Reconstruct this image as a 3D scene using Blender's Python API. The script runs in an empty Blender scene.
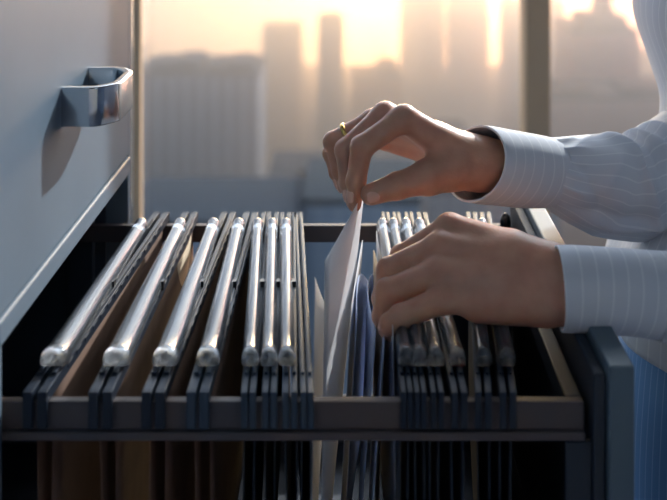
import bpy, bmesh, math, random
import numpy as np
from mathutils import Vector, Matrix

random.seed(7)
scene = bpy.context.scene
COL = scene.collection
PI = math.pi

# ------------------------------------------------------------------ camera
F = 950.0                       # focal length in pixels of the 667 px wide frame
ZC = 1.33                       # lens height above the floor
PX, PY = 355.0, -130.0          # where the optical axis meets the frame


def P(px, py, y):
    """point at depth y whose picture lies at (px, py)"""
    return Vector(((px - PX) * y / F, y, ZC - (py - PY) * y / F))


cam = bpy.data.cameras.new('camera')
cam.sensor_fit = 'HORIZONTAL'
cam.sensor_width = 36.0
cam.lens = F / 667.0 * 36.0
cam.shift_x = (333.5 - PX) / 667.0
cam.shift_y = (PY - 250.0) / 667.0
cam.clip_start = 0.02
cam.clip_end = 8000
cam.dof.use_dof = True
cam.dof.focus_distance = 0.86
cam.dof.aperture_fstop = 5.0
camo = bpy.data.objects.new('camera', cam)
COL.objects.link(camo)
camo.location = (0, 0, ZC)
camo.rotation_euler = (PI / 2, 0, 0)
scene.camera = camo

vs = scene.view_settings
vs.view_transform = 'Standard'
vs.look = 'None'
vs.gamma = 1
vs.use_curve_mapping = False
vs.exposure = 0.0
scene.render.film_transparent = False
try:
    scene.cycles.use_denoising = True
    scene.cycles.max_bounces = 8
    scene.cycles.volume_bounces = 0
    scene.cycles.sample_clamp_indirect = 6
except Exception:
    pass

# ------------------------------------------------------------------ materials


def lin(r, g, b):
    def f(c):
        c /= 255.0
        return c / 12.92 if c <= 0.04045 else ((c + 0.055) / 1.055) ** 2.4
    return (f(r), f(g), f(b), 1.0)


class Mat:
    """small wrapper around a node material with a Principled surface"""

    def __init__(self, name, rgb, rough=0.5, metal=0.0, **kw):
        self.m = bpy.data.materials.new(name)
        self.m.use_nodes = True
        self.nt = self.m.node_tree
        self.b = self.nt.nodes['Principled BSDF']
        self.rgb = lin(*rgb)
        self.b.inputs['Base Color'].default_value = self.rgb
        self.b.inputs['Roughness'].default_value = rough
        self.b.inputs['Metallic'].default_value = metal
        for k, v in kw.items():
            self.b.inputs[k].default_value = v

    def node(self, t, **kw):
        n = self.nt.nodes.new(t)
        for k, v in kw.items():
            setattr(n, k, v)
        return n

    def link(self, a, b):
        self.nt.links.new(a, b)

    def mottle(self, scale, rgb2, lo=0.35, hi=0.7, coords='Object', stretch=None, detail=4):
        tc = self.node('ShaderNodeTexCoord')
        mp = self.node('ShaderNodeMapping')
        if stretch:
            mp.inputs['Scale'].default_value = stretch
        ns = self.node('ShaderNodeTexNoise')
        ns.inputs['Scale'].default_value = scale
        ns.inputs['Detail'].default_value = detail
        rp = self.node('ShaderNodeValToRGB')
        rp.color_ramp.elements[0].position = lo
        rp.color_ramp.elements[0].color = self.rgb
        rp.color_ramp.elements[1].position = hi
        rp.color_ramp.elements[1].color = lin(*rgb2)
        self.link(tc.outputs[coords], mp.inputs['Vector'])
        self.link(mp.outputs['Vector'], ns.inputs['Vector'])
        self.link(ns.outputs['Fac'], rp.inputs['Fac'])
        self.link(rp.outputs['Color'], self.b.inputs['Base Color'])
        return self

    def bump(self, scale, strength, dist=0.001, stretch=None, detail=3):
        tc = self.node('ShaderNodeTexCoord')
        mp = self.node('ShaderNodeMapping')
        if stretch:
            mp.inputs['Scale'].default_value = stretch
        ns = self.node('ShaderNodeTexNoise')
        ns.inputs['Scale'].default_value = scale
        ns.inputs['Detail'].default_value = detail
        bp = self.node('ShaderNodeBump')
        bp.inputs['Strength'].default_value = strength
        bp.inputs['Distance'].default_value = dist
        self.link(tc.outputs['Object'], mp.inputs['Vector'])
        self.link(mp.outputs['Vector'], ns.inputs['Vector'])
        self.link(ns.outputs['Fac'], bp.inputs['Height'])
        self.link(bp.outputs['Normal'], self.b.inputs['Normal'])
        return self

    def stripes(self, axis, freq, rgb2, width=0.1):
        """thin woven lines following the UV map of the cloth"""
        tc = self.node('ShaderNodeTexCoord')
        sp = self.node('ShaderNodeSeparateXYZ')
        self.link(tc.outputs['UV'], sp.inputs['Vector'])
        mu = self.node('ShaderNodeMath', operation='MULTIPLY')
        mu.inputs[1].default_value = freq
        self.link(sp.outputs[axis], mu.inputs[0])
        fr = self.node('ShaderNodeMath', operation='FRACT')
        self.link(mu.outputs[0], fr.inputs[0])
        lt = self.node('ShaderNodeMath', operation='LESS_THAN')
        lt.inputs[1].default_value = width
        self.link(fr.outputs[0], lt.inputs[0])
        mx = self.node('ShaderNodeMix', data_type='RGBA')
        mx.inputs[6].default_value = self.rgb
        mx.inputs[7].default_value = lin(*rgb2)
        self.link(lt.outputs[0], mx.inputs[0])
        self.link(mx.outputs[2], self.b.inputs['Base Color'])
        return self


M = {}
M['cabinet'] = Mat('grey_enamel', (98, 116, 132), 0.5, **{'Specular IOR Level': 0.15}).mottle(6, (92, 109, 125)).bump(900, 0.05, 0.0002).m
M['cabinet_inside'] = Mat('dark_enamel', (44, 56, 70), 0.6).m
M['chrome'] = Mat('polished_steel', (205, 210, 216), 0.16, 1.0).m
M['rail'] = Mat('drawer_rail_steel', (74, 72, 78), 0.55, 0.2).mottle(14, (92, 78, 74)).m
M['drawer_front'] = Mat('teal_grey_enamel', (88, 106, 118), 0.42).mottle(8, (80, 98, 110)).m
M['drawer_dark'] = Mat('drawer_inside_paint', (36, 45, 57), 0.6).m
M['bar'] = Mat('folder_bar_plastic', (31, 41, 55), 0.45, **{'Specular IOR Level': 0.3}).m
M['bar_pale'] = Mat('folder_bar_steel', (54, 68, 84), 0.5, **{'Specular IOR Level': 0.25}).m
M['kraft'] = Mat('brown_card', (104, 78, 64), 0.85).mottle(40, (92, 68, 56)).bump(300, 0.1).m
M['darkcard'] = Mat('dark_card', (42, 50, 62), 0.8).m
M['manila'] = Mat('manila_paper', (204, 184, 156), 0.8).m
M['label'] = Mat('label_paper', (104, 114, 126), 0.8).m


def paper(name, rgb):
    m = Mat(name, rgb, 0.8).bump(700, 0.12, 0.0003)
    tl = m.node('ShaderNodeBsdfTranslucent')
    tl.inputs['Color'].default_value = lin(*rgb)
    mx = m.node('ShaderNodeMixShader')
    mx.inputs[0].default_value = 0.42
    out = next(n for n in m.nt.nodes if n.type == 'OUTPUT_MATERIAL')
    m.link(m.b.outputs[0], mx.inputs[1])
    m.link(tl.outputs[0], mx.inputs[2])
    m.link(mx.outputs[0], out.inputs['Surface'])
    return m.m


M['paper'] = paper('white_paper', (238, 239, 242))
M['paper_shaded'] = paper('shaded_white_paper', (196, 212, 240))  # blue shade on the white sheets, put into the paper colour
M['clip'] = Mat('dark_clip_plastic', (24, 28, 34), 0.3).m
tab = Mat('clear_tab_plastic', (200, 207, 214), 0.2, **{'Specular IOR Level': 0.32})
tab.b.inputs['Transmission Weight'].default_value = 0.9
tab.b.inputs['IOR'].default_value = 1.45
tab.b.inputs['Coat Weight'].default_value = 0.15
tab.b.inputs['Coat Roughness'].default_value = 0.06
tab.mottle(230, (112, 120, 130), 0.42, 0.62, 'Object', (1, 0.012, 0.4))
M['tab'] = tab.bump(420, 0.35, 0.0006, (1, 0.02, 1)).m
skin = Mat('skin', (204, 156, 132), 0.4).mottle(70, (190, 140, 118), 0.35, 0.75)
skin.b.inputs['Subsurface Weight'].default_value = 0.6
skin.b.inputs['Subsurface Radius'].default_value = (0.012, 0.005, 0.003)
skin.b.inputs['Subsurface Scale'].default_value = 0.6
M['skin'] = skin.bump(420, 0.28, 0.0007).m
M['nail'] = Mat('fingernail', (224, 178, 160), 0.2, **{'Coat Weight': 0.5}).m
M['gold'] = Mat('gold', (226, 186, 110), 0.2, 1.0).m


def cloth(name, axis, freq, width):
    m = Mat(name, (208, 214, 224), 0.85)
    m.stripes(axis, freq, (224, 229, 236), width)
    m.b.inputs['Sheen Weight'].default_value = 0.15
    return m.m


M['cuff'] = cloth('shirt_cuff_cloth', 'X', 1 / 0.0112, 0.13)
M['sleeve'] = cloth('shirt_sleeve_cloth', 'Y', 1 / 0.0112, 0.13)
M['skirt'] = Mat('blue_cloth', (92, 138, 188), 0.9).stripes('Y', 1 / 0.009, (124, 164, 206), 0.14).m
M['hair'] = Mat('brown_hair', (58, 38, 28), 0.45).bump(60, 0.6, 0.004, (1, 1, 0.08)).m
M['eye'] = Mat('eye_white', (236, 234, 230), 0.15).m
M['iris'] = Mat('iris', (70, 46, 30), 0.15).m
M['lips'] = Mat('lips', (176, 96, 92), 0.4).m
M['shoe'] = Mat('black_leather', (24, 24, 26), 0.35).m
M['wall'] = Mat('wall_paint', (142, 158, 182), 0.9).mottle(3, (136, 152, 176)).m
M['ceiling'] = Mat('ceiling_paint', (150, 152, 156), 0.95).m
M['floor'] = Mat('office_carpet', (74, 86, 106), 0.95).mottle(60, (66, 78, 98)).m
M['mullion'] = Mat('window_frame_metal', (196, 170, 138), 0.5).m


def glass_pane():
    m = bpy.data.materials.new('window_glass')
    m.use_nodes = True
    nt = m.node_tree
    nt.nodes.clear()
    out = nt.nodes.new('ShaderNodeOutputMaterial')
    tr = nt.nodes.new('ShaderNodeBsdfTransparent')
    tr.inputs['Color'].default_value = (0.96, 0.97, 0.97, 1)
    gl = nt.nodes.new('ShaderNodeBsdfGlossy')
    gl.inputs['Roughness'].default_value = 0.02
    mx = nt.nodes.new('ShaderNodeMixShader')
    fr = nt.nodes.new('ShaderNodeFresnel')
    fr.inputs['IOR'].default_value = 1.2
    nt.links.new(fr.outputs[0], mx.inputs[0])
    nt.links.new(tr.outputs[0], mx.inputs[1])
    nt.links.new(gl.outputs[0], mx.inputs[2])
    nt.links.new(mx.outputs[0], out.inputs['Surface'])
    return m


M['glass'] = glass_pane()

# ------------------------------------------------------------------ object helpers


def link(o, parent=None):
    COL.objects.link(o)
    if parent is not None:
        o.parent = parent
        o.matrix_parent_inverse = Matrix.Identity(4)
        # children are built in world coordinates; move them into the parent's frame
        o.location = o.location - world_loc(parent)
    return o


def world_loc(o):
    v = Vector(o.location)
    p = o.parent
    while p is not None:
        v = v + Vector(p.location)
        p = p.parent
    return v


def tag(o, label=None, cat=None, group=None, kind=None):
    if label:
        o['label'] = label
    if cat:
        o['category'] = cat
    if group:
        o['group'] = group
    if kind:
        o['kind'] = kind
    return o


def thing(name, loc, label, cat, group=None):
    o = bpy.data.objects.new(name, None)
    o.empty_display_size = 0.05
    o.location = loc
    COL.objects.link(o)
    return tag(o, label, cat, group)


def mesh_obj(name, verts, faces, mat, parent=None, smooth=True, uvs=None, mats=None, midx=None):
    me = bpy.data.meshes.new(name)
    me.from_pydata([tuple(v) for v in verts], [], [tuple(int(i) for i in f) for f in faces])
    for m in (mats or [mat]):
        me.materials.append(m)
    if midx is not None:
        me.polygons.foreach_set('material_index', midx)
    if uvs is not None:
        lay = me.uv_layers.new(name='UVMap')
        flat = []
        for f, u in zip(faces, uvs):
            for c in u:
                flat.extend(c)
        lay.data.foreach_set('uv', flat)
    if smooth:
        me.polygons.foreach_set('use_smooth', [True] * len(me.polygons))
    me.update()
    o = bpy.data.objects.new(name, me)
    return link(o, parent)


def bm_obj(name, bm, mat, parent=None, smooth=False):
    bmesh.ops.recalc_face_normals(bm, faces=bm.faces)
    me = bpy.data.meshes.new(name)
    bm.to_mesh(me)
    bm.free()
    me.materials.append(mat)
    if smooth:
        me.polygons.foreach_set('use_smooth', [True] * len(me.polygons))
    o = bpy.data.objects.new(name, me)
    return link(o, parent)


def box(bm, x0, x1, y0, y1, z0, z1, bev=0.0, seg=2):
    r = bmesh.ops.create_cube(bm, size=1.0)
    vs_ = r['verts']
    for v in vs_:
        v.co = Vector(((x0 + x1) / 2 + v.co.x * (x1 - x0), (y0 + y1) / 2 + v.co.y * (y1 - y0), (z0 + z1) / 2 + v.co.z * (z1 - z0)))
    if bev > 0:
        es = list({e for v in vs_ for e in v.link_edges})
        bmesh.ops.bevel(bm, geom=es, offset=bev, segments=seg, affect='EDGES', profile=0.5)
    return bm


def boxes(name, lst, mat, parent=None, bev=0.0, seg=2):
    bm = bmesh.new()
    for b in lst:
        box(bm, *b, bev=bev, seg=seg)
    return bm_obj(name, bm, mat, parent)


def hexa(bm, pts):
    """box from 8 corner points: 4 bottom (ccw), 4 top"""
    v = [bm.verts.new(p) for p in pts]
    for f in ((3, 2, 1, 0), (4, 5, 6, 7), (0, 1, 5, 4), (1, 2, 6, 5), (2, 3, 7, 6), (3, 0, 4, 7)):
        bm.faces.new([v[i] for i in f])


def sweep(bm, path, prof, closed_caps=True):
    """prof: function(i) -> list of points of the ring at path index i"""
    rings = [[bm.verts.new(p) for p in prof(i)] for i in range(len(path))]
    n = len(rings[0])
    for a, b in zip(rings[:-1], rings[1:]):
        for k in range(n):
            bm.faces.new((a[k], a[(k + 1) % n], b[(k + 1) % n], b[k]))
    if closed_caps:
        bm.faces.new(rings[0][::-1])
        bm.faces.new(rings[-1])


# ------------------------------------------------------------------ organic surfaces
def seg_dist(X, Y, Z, a, b, ra, rb):
    ax, ay, az = a
    dx, dy, dz = b[0] - ax, b[1] - ay, b[2] - az
    L2 = dx * dx + dy * dy + dz * dz + 1e-12
    t = ((X - ax) * dx + (Y - ay) * dy + (Z - az) * dz) / L2
    np.clip(t, 0, 1, out=t)
    d = np.sqrt((X - ax - t * dx) ** 2 + (Y - ay - t * dy) ** 2 + (Z - az - t * dz) ** 2)
    return d - (ra + (rb - ra) * t)


def ell_dist(X, Y, Z, c, r, rot=None):
    x, y, z = X - c[0], Y - c[1], Z - c[2]
    if rot is not None:   # rotation about Y (pitch), radians
        cs, sn = math.cos(rot), math.sin(rot)
        x, z = x * cs - z * sn, x * sn + z * cs
    k0 = np.sqrt((x / r[0]) ** 2 + (y / r[1]) ** 2 + (z / r[2]) ** 2)
    k1 = np.sqrt((x / r[0] ** 2) ** 2 + (y / r[1] ** 2) ** 2 + (z / r[2] ** 2) ** 2) + 1e-9
    return k0 * (k0 - 1.0) / k1


def smin(a, b, k):
    if k <= 0:
        return np.minimum(a, b)
    h = np.clip(0.5 + 0.5 * (b - a) / k, 0, 1)
    return b + (a - b) * h - k * h * (1 - h)


def grid(lo, hi, h):
    xs = np.arange(lo[0], hi[0] + h, h, dtype=np.float32)
    ys = np.arange(lo[1], hi[1] + h, h, dtype=np.float32)
    zs = np.arange(lo[2], hi[2] + h, h, dtype=np.float32)
    return np.meshgrid(xs, ys, zs, indexing='ij'), np.array([xs[0], ys[0], zs[0]])


def surface_nets(f, o, h):
    nx, ny, nz = f.shape
    s = f < 0
    acc = np.zeros((nx - 1, ny - 1, nz - 1, 3), np.float32)
    cnt = np.zeros((nx - 1, ny - 1, nz - 1), np.float32)

    def sl(i, j, k):
        return (slice(i, nx - 1 + i), slice(j, ny - 1 + j), slice(k, nz - 1 + k))
    corners = [(i, j, k) for i in (0, 1) for j in (0, 1) for k in (0, 1)]
    for c in corners:
        for ax in range(3):
            if c[ax] == 1:
                continue
            d = list(c)
            d[ax] = 1
            fa, fb = f[sl(*c)], f[sl(*d)]
            m = s[sl(*c)] != s[sl(*d)]
            t = np.where(m, fa / np.where(m, fa - fb, 1), 0)
            for q in range(3):
                acc[..., q] += np.where(m, c[q] + (t if q == ax else 0), 0)
            cnt += m
    act = cnt > 0
    idx = -np.ones(act.shape, np.int64)
    n = int(act.sum())
    idx[act] = np.arange(n)
    ijk = np.argwhere(act)
    v = (ijk + acc[act] / cnt[act][:, None]) * h + o
    faces = []
    for ax in range(3):
        u, w = (ax + 1) % 3, (ax + 2) % 3
        a = [slice(None)] * 3
        b = [slice(None)] * 3
        a[ax] = slice(0, -1)
        b[ax] = slice(1, None)
        sa, sb = s[tuple(a)], s[tuple(b)]
        m = sa != sb
        e = np.argwhere(m)
        ok = (e[:, u] > 0) & (e[:, w] > 0) & (e[:, u] < f.shape[u] - 1) & (e[:, w] < f.shape[w] - 1)
        e = e[ok]
        flip = sa[tuple(e.T)]
        q = []
        for du, dw in ((-1, -1), (0, -1), (0, 0), (-1, 0)):
            c = e.copy()
            c[:, u] += du
            c[:, w] += dw
            q.append(idx[tuple(c.T)])
        q = np.stack(q, 1)
        q = np.where(flip[:, None], q, q[:, ::-1])
        faces.append(q)
    return v, np.concatenate(faces)


def relax(v, faces, it=2, lam=0.5):
    n = len(v)
    for _ in range(it):
        acc = np.zeros_like(v)
        c = np.zeros(n)
        for a, b in ((0, 1), (1, 2), (2, 3), (3, 0)):
            for p, q in ((a, b), (b, a)):
                np.add.at(acc, faces[:, p], v[faces[:, q]])
                np.add.at(c, faces[:, p], 1)
        v = v + lam * (acc / np.maximum(c, 1)[:, None] - v)
    return v


def chain(G, pts, k=0.003):
    d = None
    for (a, ra), (b, rb) in zip(pts[:-1], pts[1:]):
        e = seg_dist(*G, a, b, ra, rb)
        d = e if d is None else smin(d, e, k)
    return d


def build_hand(palm, fingers, extras=(), h=0.0013, kp=0.012, kf=0.007, kbetween=0.0012):
    """palm / fingers: chains of (point, radius)"""
    allp = [p for ch in list(palm) + list(fingers) for p in ch]
    lo = np.min([np.array(p) - r for p, r in allp], 0) - 0.008
    hi = np.max([np.array(p) + r for p, r in allp], 0) + 0.008
    G, o = grid(lo, hi, h)
    dp = None
    for ch in palm:
        e = chain(G, ch, 0.006)
        dp = e if dp is None else smin(dp, e, kp)
    for c, r in extras:
        dp = smin(dp, seg_dist(*G, c, c, r, r), 0.008)
    out = dp
    for ch in fingers:
        df = chain(G, ch)
        for p, r in ch[1:-1]:       # knuckle swellings
            df = smin(df, seg_dist(*G, p, p, r * 1.03, r * 1.03), 0.002)
        out = smin(out, smin(dp, df, kf), kbetween)
    v, f = surface_nets(out, o, h)
    return relax(v, f, 2, 0.4), f


def catmull(a, n):
    """resample an array of key rows with a Catmull-Rom spline, n steps per span"""
    a = np.asarray(a, float)
    out = []
    for i in range(len(a) - 1):
        p0, p1, p2, p3 = a[max(i - 1, 0)], a[i], a[i + 1], a[min(i + 2, len(a) - 1)]
        for k in range(n):
            t = k / n
            out.append(0.5 * (2 * p1 + (p2 - p0) * t + (2 * p0 - 5 * p1 + 4 * p2 - p3) * t * t + (3 * p1 - p0 - 3 * p2 + p3) * t ** 3))
    out.append(a[-1])
    return np.array(out)


def loft(rings, n, uvscale=None, close_ends=(False, False)):
    """rings: list of arrays (n,3). returns verts, faces, uvs (uv in metres)"""
    verts = np.concatenate(rings)
    faces, uvs = [], []
    run = 0.0
    ls = [0.0]
    for a, b in zip(rings[:-1], rings[1:]):
        run += float(np.linalg.norm(np.mean(b, 0) - np.mean(a, 0)))
        ls.append(run)
    circ = []
    for r in rings:
        e = np.linalg.norm(np.roll(r, -1, 0) - r, axis=1)
        circ.append(np.concatenate([[0], np.cumsum(e)]))
    mc = np.mean([c[-1] for c in circ])
    for i in range(len(rings) - 1):
        for k in range(n):
            k2 = (k + 1) % n
            faces.append((i * n + k, i * n + k2, (i + 1) * n + k2, (i + 1) * n + k))
            va, vb = mc * k / n, mc * (k + 1) / n
            uvs.append(((ls[i], va), (ls[i], vb), (ls[i + 1], vb), (ls[i + 1], va)))
    for end, flag in ((0, close_ends[0]), (len(rings) - 1, close_ends[1])):
        if flag:
            ids = [end * n + k for k in range(n)]
            if end == 0:
                ids = ids[::-1]
            faces.append(tuple(ids))
            uvs.append(tuple((0, 0) for _ in ids))
    return verts, faces, uvs


def solidify(o, t, offset=0.0):
    md = o.modifiers.new('thickness', 'SOLIDIFY')
    md.thickness = t
    md.offset = offset
    return o


# ------------------------------------------------------------------ the room
XL, XR, YB, YW, ZT = -2.6, 2.6, -2.4, 2.0, 2.75


def structure(name, lst, mat, bev=0.0):
    return tag(boxes(name, lst, mat, None, bev), kind='structure')


structure('floor', [(XL - 0.1, XR + 0.1, YB - 0.1, YW + 0.12, -0.12, 0.0)], M['floor'])
structure('ceiling', [(XL - 0.1, XR + 0.1, YB - 0.1, YW + 0.12, ZT, ZT + 0.12)], M['ceiling'])
structure('wall_left', [(XL - 0.1, XL, YB, YW + 0.1, 0.0, ZT)], M['wall'])
structure('wall_right', [(XR, XR + 0.1, YB, YW + 0.1, 0.0, ZT)], M['wall'])
structure('wall_back', [(XL, XR, YB - 0.1, YB, 0.0, ZT)], M['wall'])

# window wall: tall panes between slim metal posts
win_x = [XL, -1.30, -0.46, 0.381, 1.22, XR]
structure('trim_1', [(XL, XR, YW - 0.03, YW + 0.06, 0.0, 0.06)], M['mullion'], 0.003)
structure('trim_2', [(XL, XR, YW - 0.03, YW + 0.06, ZT - 0.08, ZT)], M['mullion'], 0.003)
for i, x in enumerate(win_x[1:-1]):
    w = 0.009 if i == 1 else 0.026
    structure('trim_%d' % (i + 3), [(x - w, x + w, YW - (0.001 if i == 1 else 0.025), YW + (0.020 if i == 1 else 0.05), 0.06, ZT - 0.08)], M['mullion'], 0.003)
for i in range(len(win_x) - 1):
    structure('window_%d' % (i + 1), [(win_x[i] + (0.026 if i else 0), win_x[i + 1] - (0.026 if i < 4 else 0), YW + 0.01, YW + 0.016, 0.06, ZT - 0.08)], M['glass'])

# ------------------------------------------------------------------ filing cabinet
XF = -0.2485                       # front plane of the cabinet
CY0, CY1 = 0.645, 1.055            # its two sides
XBK = XF - 0.62
RZ = 0.95                          # top of the hanging rails
cab = thing('filing_cabinet', (XF - 0.31, 0.85, 0.0), 'grey enamelled metal filing cabinet with one drawer pulled out', 'filing cabinet')
DZ = [(0.05, 0.360), (0.372, 0.682), (0.694, 1.0), (1.018, 1.325)]
# carcass: sides, back, top, plinth and the cross rails between drawers
boxes('carcass', [
    (XBK, XF, CY0, CY0 + 0.010, 0.0, 1.36),
    (XF - 0.022, XF, CY0 + 0.0098, CY0 + 0.024, 0.684, 1.0),
    (XBK, XF, CY1 - 0.014, CY1, 0.0, 1.36),
    (XBK, XBK + 0.012, CY0 + 0.024, CY1 - 0.014, 0.0, 1.36),
    (XBK, XF, CY0, CY1, 1.332, 1.36),
    (XBK + 0.012, XF, CY0 + 0.024, CY1 - 0.014, 0.0, 0.046)], M['cabinet'], cab, 0.0012)
for z0, z1, out_, bv_ in ((0.362, 0.370, -0.001, 0.001), (0.684, 0.692, -0.001, 0.001), (0.998, 1.0172, 0.0030, 0.0028)):
    boxes('cross_rail', [(XF - 0.022, XF + out_, CY0 + 0.0102, CY1 - 0.0145, z0, z1)], M['cabinet'], cab, bv_, 3)
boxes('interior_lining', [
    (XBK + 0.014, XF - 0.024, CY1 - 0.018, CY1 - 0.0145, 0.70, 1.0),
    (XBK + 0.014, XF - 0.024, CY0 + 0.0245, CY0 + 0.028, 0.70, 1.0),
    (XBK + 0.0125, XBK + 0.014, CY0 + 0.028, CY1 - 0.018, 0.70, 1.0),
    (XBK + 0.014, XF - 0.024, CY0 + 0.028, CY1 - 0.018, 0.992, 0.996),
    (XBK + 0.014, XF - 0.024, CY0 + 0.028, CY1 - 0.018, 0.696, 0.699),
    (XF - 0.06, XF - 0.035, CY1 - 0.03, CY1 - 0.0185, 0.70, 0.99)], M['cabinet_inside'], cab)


def handle(xf, yc, zc, parent, side=1, half=0.040, hh=0.0168, out=0.0415):
    """bent steel strap pull: two legs and a bar with chamfered rounded corners"""
    t = 0.0080
    ch = 0.017
    pts = [(0.0, -half), (out - ch * 0.75, -half), (out, -half + ch), (out, half - ch), (out - ch * 0.75, half), (0.0, half)]
    # round the corners
    path = []
    for i, p in enumerate(pts):
        if i in (0, len(pts) - 1):
            path.append(p)
            continue
        a, b = Vector(pts[i - 1]), Vector(pts[i + 1])
        p = Vector(p)
        d0, d1 = (a - p).normalized() * 0.006, (b - p).normalized() * 0.006
        for k in range(6):
            s_ = k / 5
            path.append(tuple((p + d0) * (1 - s_) ** 2 + p * 2 * s_ * (1 - s_) + (p + d1) * s_ ** 2))
    bm = bmesh.new()

    def ring(i):
        a = Vector(path[max(i - 1, 0)])
        b = Vector(path[min(i + 1, len(path) - 1)])
        d = (b - a).normalized()
        nrm = Vector((d.y, -d.x))      # outward
        c = Vector(path[i])
        r = []
        rr = 0.0016
        for u, v in ((-1, -1), (1, -1), (1, 1), (-1, 1)):
            for w in range(4):
                ang = {(-1, -1): PI, (1, -1): 1.5 * PI, (1, 1): 0, (-1, 1): 0.5 * PI}[(u, v)] + w / 3 * PI / 2
                x = u * (t / 2 - rr) + rr * math.cos(ang)
                z = v * (hh - rr) + rr * math.sin(ang)
                q = c + nrm * x
                r.append((xf + side * q.x, yc + q.y, zc + z))
        return r
    sweep(bm, path, ring)
    o = bm_obj('handle', bm, M['chrome'], parent, True)
    o.data.polygons.foreach_set('use_smooth', [True] * len(o.data.polygons))
    md = o.modifiers.new('edges', 'EDGE_SPLIT')
    md.split_angle = math.radians(50)
    return o


for k, (z0, z1) in enumerate(DZ):
    if k == 2:
        continue
    bm = bmesh.new()
    box(bm, XF - 0.02, XF + 0.0005, CY0 + 0.0115, CY1 - 0.0155, z0, z1, 0.0015, 2)
    d = bm_obj('drawer', bm, M['cabinet'], cab)
    handle(XF + 0.0005, 0.846, ZC - 0.2005 if k == 3 else z1 - 0.11, d)

# the pulled-out drawer: tray, rails, side rail, front
YN, YFR = 0.680, 1.020             # near and far hanging rail
od = bpy.data.objects.new('drawer', None)
od.location = (0, 0.85, 0.70)
link(od, cab)
tag(od, 'open drawer')
boxes('drawer_front', [(0.1775, 0.1955, 0.663, 1.040, 0.694, ZC - 0.3465)], M['drawer_front'], od, 0.0018, 3)
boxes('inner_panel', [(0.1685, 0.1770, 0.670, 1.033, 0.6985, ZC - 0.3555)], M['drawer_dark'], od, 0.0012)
boxes('hanging_rail', [(XF - 0.15, 0.164, YN, YN + 0.007, RZ - 0.0205, RZ - 0.0005),
                       (XF - 0.15, 0.164, YN - 0.004, YN + 0.010, RZ - 0.0265, RZ - 0.0206)], M['rail'], od, 0.0008)
boxes('hanging_rail', [(XF - 0.15, 0.164, YFR - 0.004, YFR + 0.004, RZ - 0.0185, RZ - 0.0005)], M['rail'], od, 0.0008)
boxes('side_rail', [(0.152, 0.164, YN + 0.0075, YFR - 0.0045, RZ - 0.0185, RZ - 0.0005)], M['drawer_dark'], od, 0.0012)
bm = bmesh.new()
bmesh.ops.create_uvsphere(bm, u_segments=20, v_segments=12, radius=1.0)
bmesh.ops.scale(bm, vec=(0.006, 0.006, 0.0115), verts=bm.verts)
bmesh.ops.translate(bm, vec=(0.160, 1.010, RZ + 0.004), verts=bm.verts)
bm_obj('rail_stop', bm, M['clip'], od, True)
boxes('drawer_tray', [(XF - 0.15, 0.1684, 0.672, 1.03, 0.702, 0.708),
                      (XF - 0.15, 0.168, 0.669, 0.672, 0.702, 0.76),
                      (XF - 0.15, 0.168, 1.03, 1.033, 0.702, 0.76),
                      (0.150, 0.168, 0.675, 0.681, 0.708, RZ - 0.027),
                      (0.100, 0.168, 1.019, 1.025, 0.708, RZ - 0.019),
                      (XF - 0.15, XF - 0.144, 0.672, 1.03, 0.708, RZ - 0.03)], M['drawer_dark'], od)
handle(0.1957, 0.846, 0.86, od)

# ------------------------------------------------------------------ hanging folders


def lerp(a, b, t):
    return a + (b - a) * t


def strip(bm, x_at, y0, y1, x0, x1, z0, z1, n=1):
    """a straight bar along the folder line, offsets x0..x1 beside it"""
    for i in range(n):
        ya, yb = lerp(y0, y1, i / n), lerp(y0, y1, (i + 1) / n)
        hexa(bm, [(x_at(ya) + x0, ya, z0), (x_at(ya) + x1, ya, z0), (x_at(yb) + x1, yb, z0), (x_at(yb) + x0, yb, z0),
                  (x_at(ya) + x0, ya, z1), (x_at(ya) + x1, ya, z1), (x_at(yb) + x1, yb, z1), (x_at(yb) + x0, yb, z1)])


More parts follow.
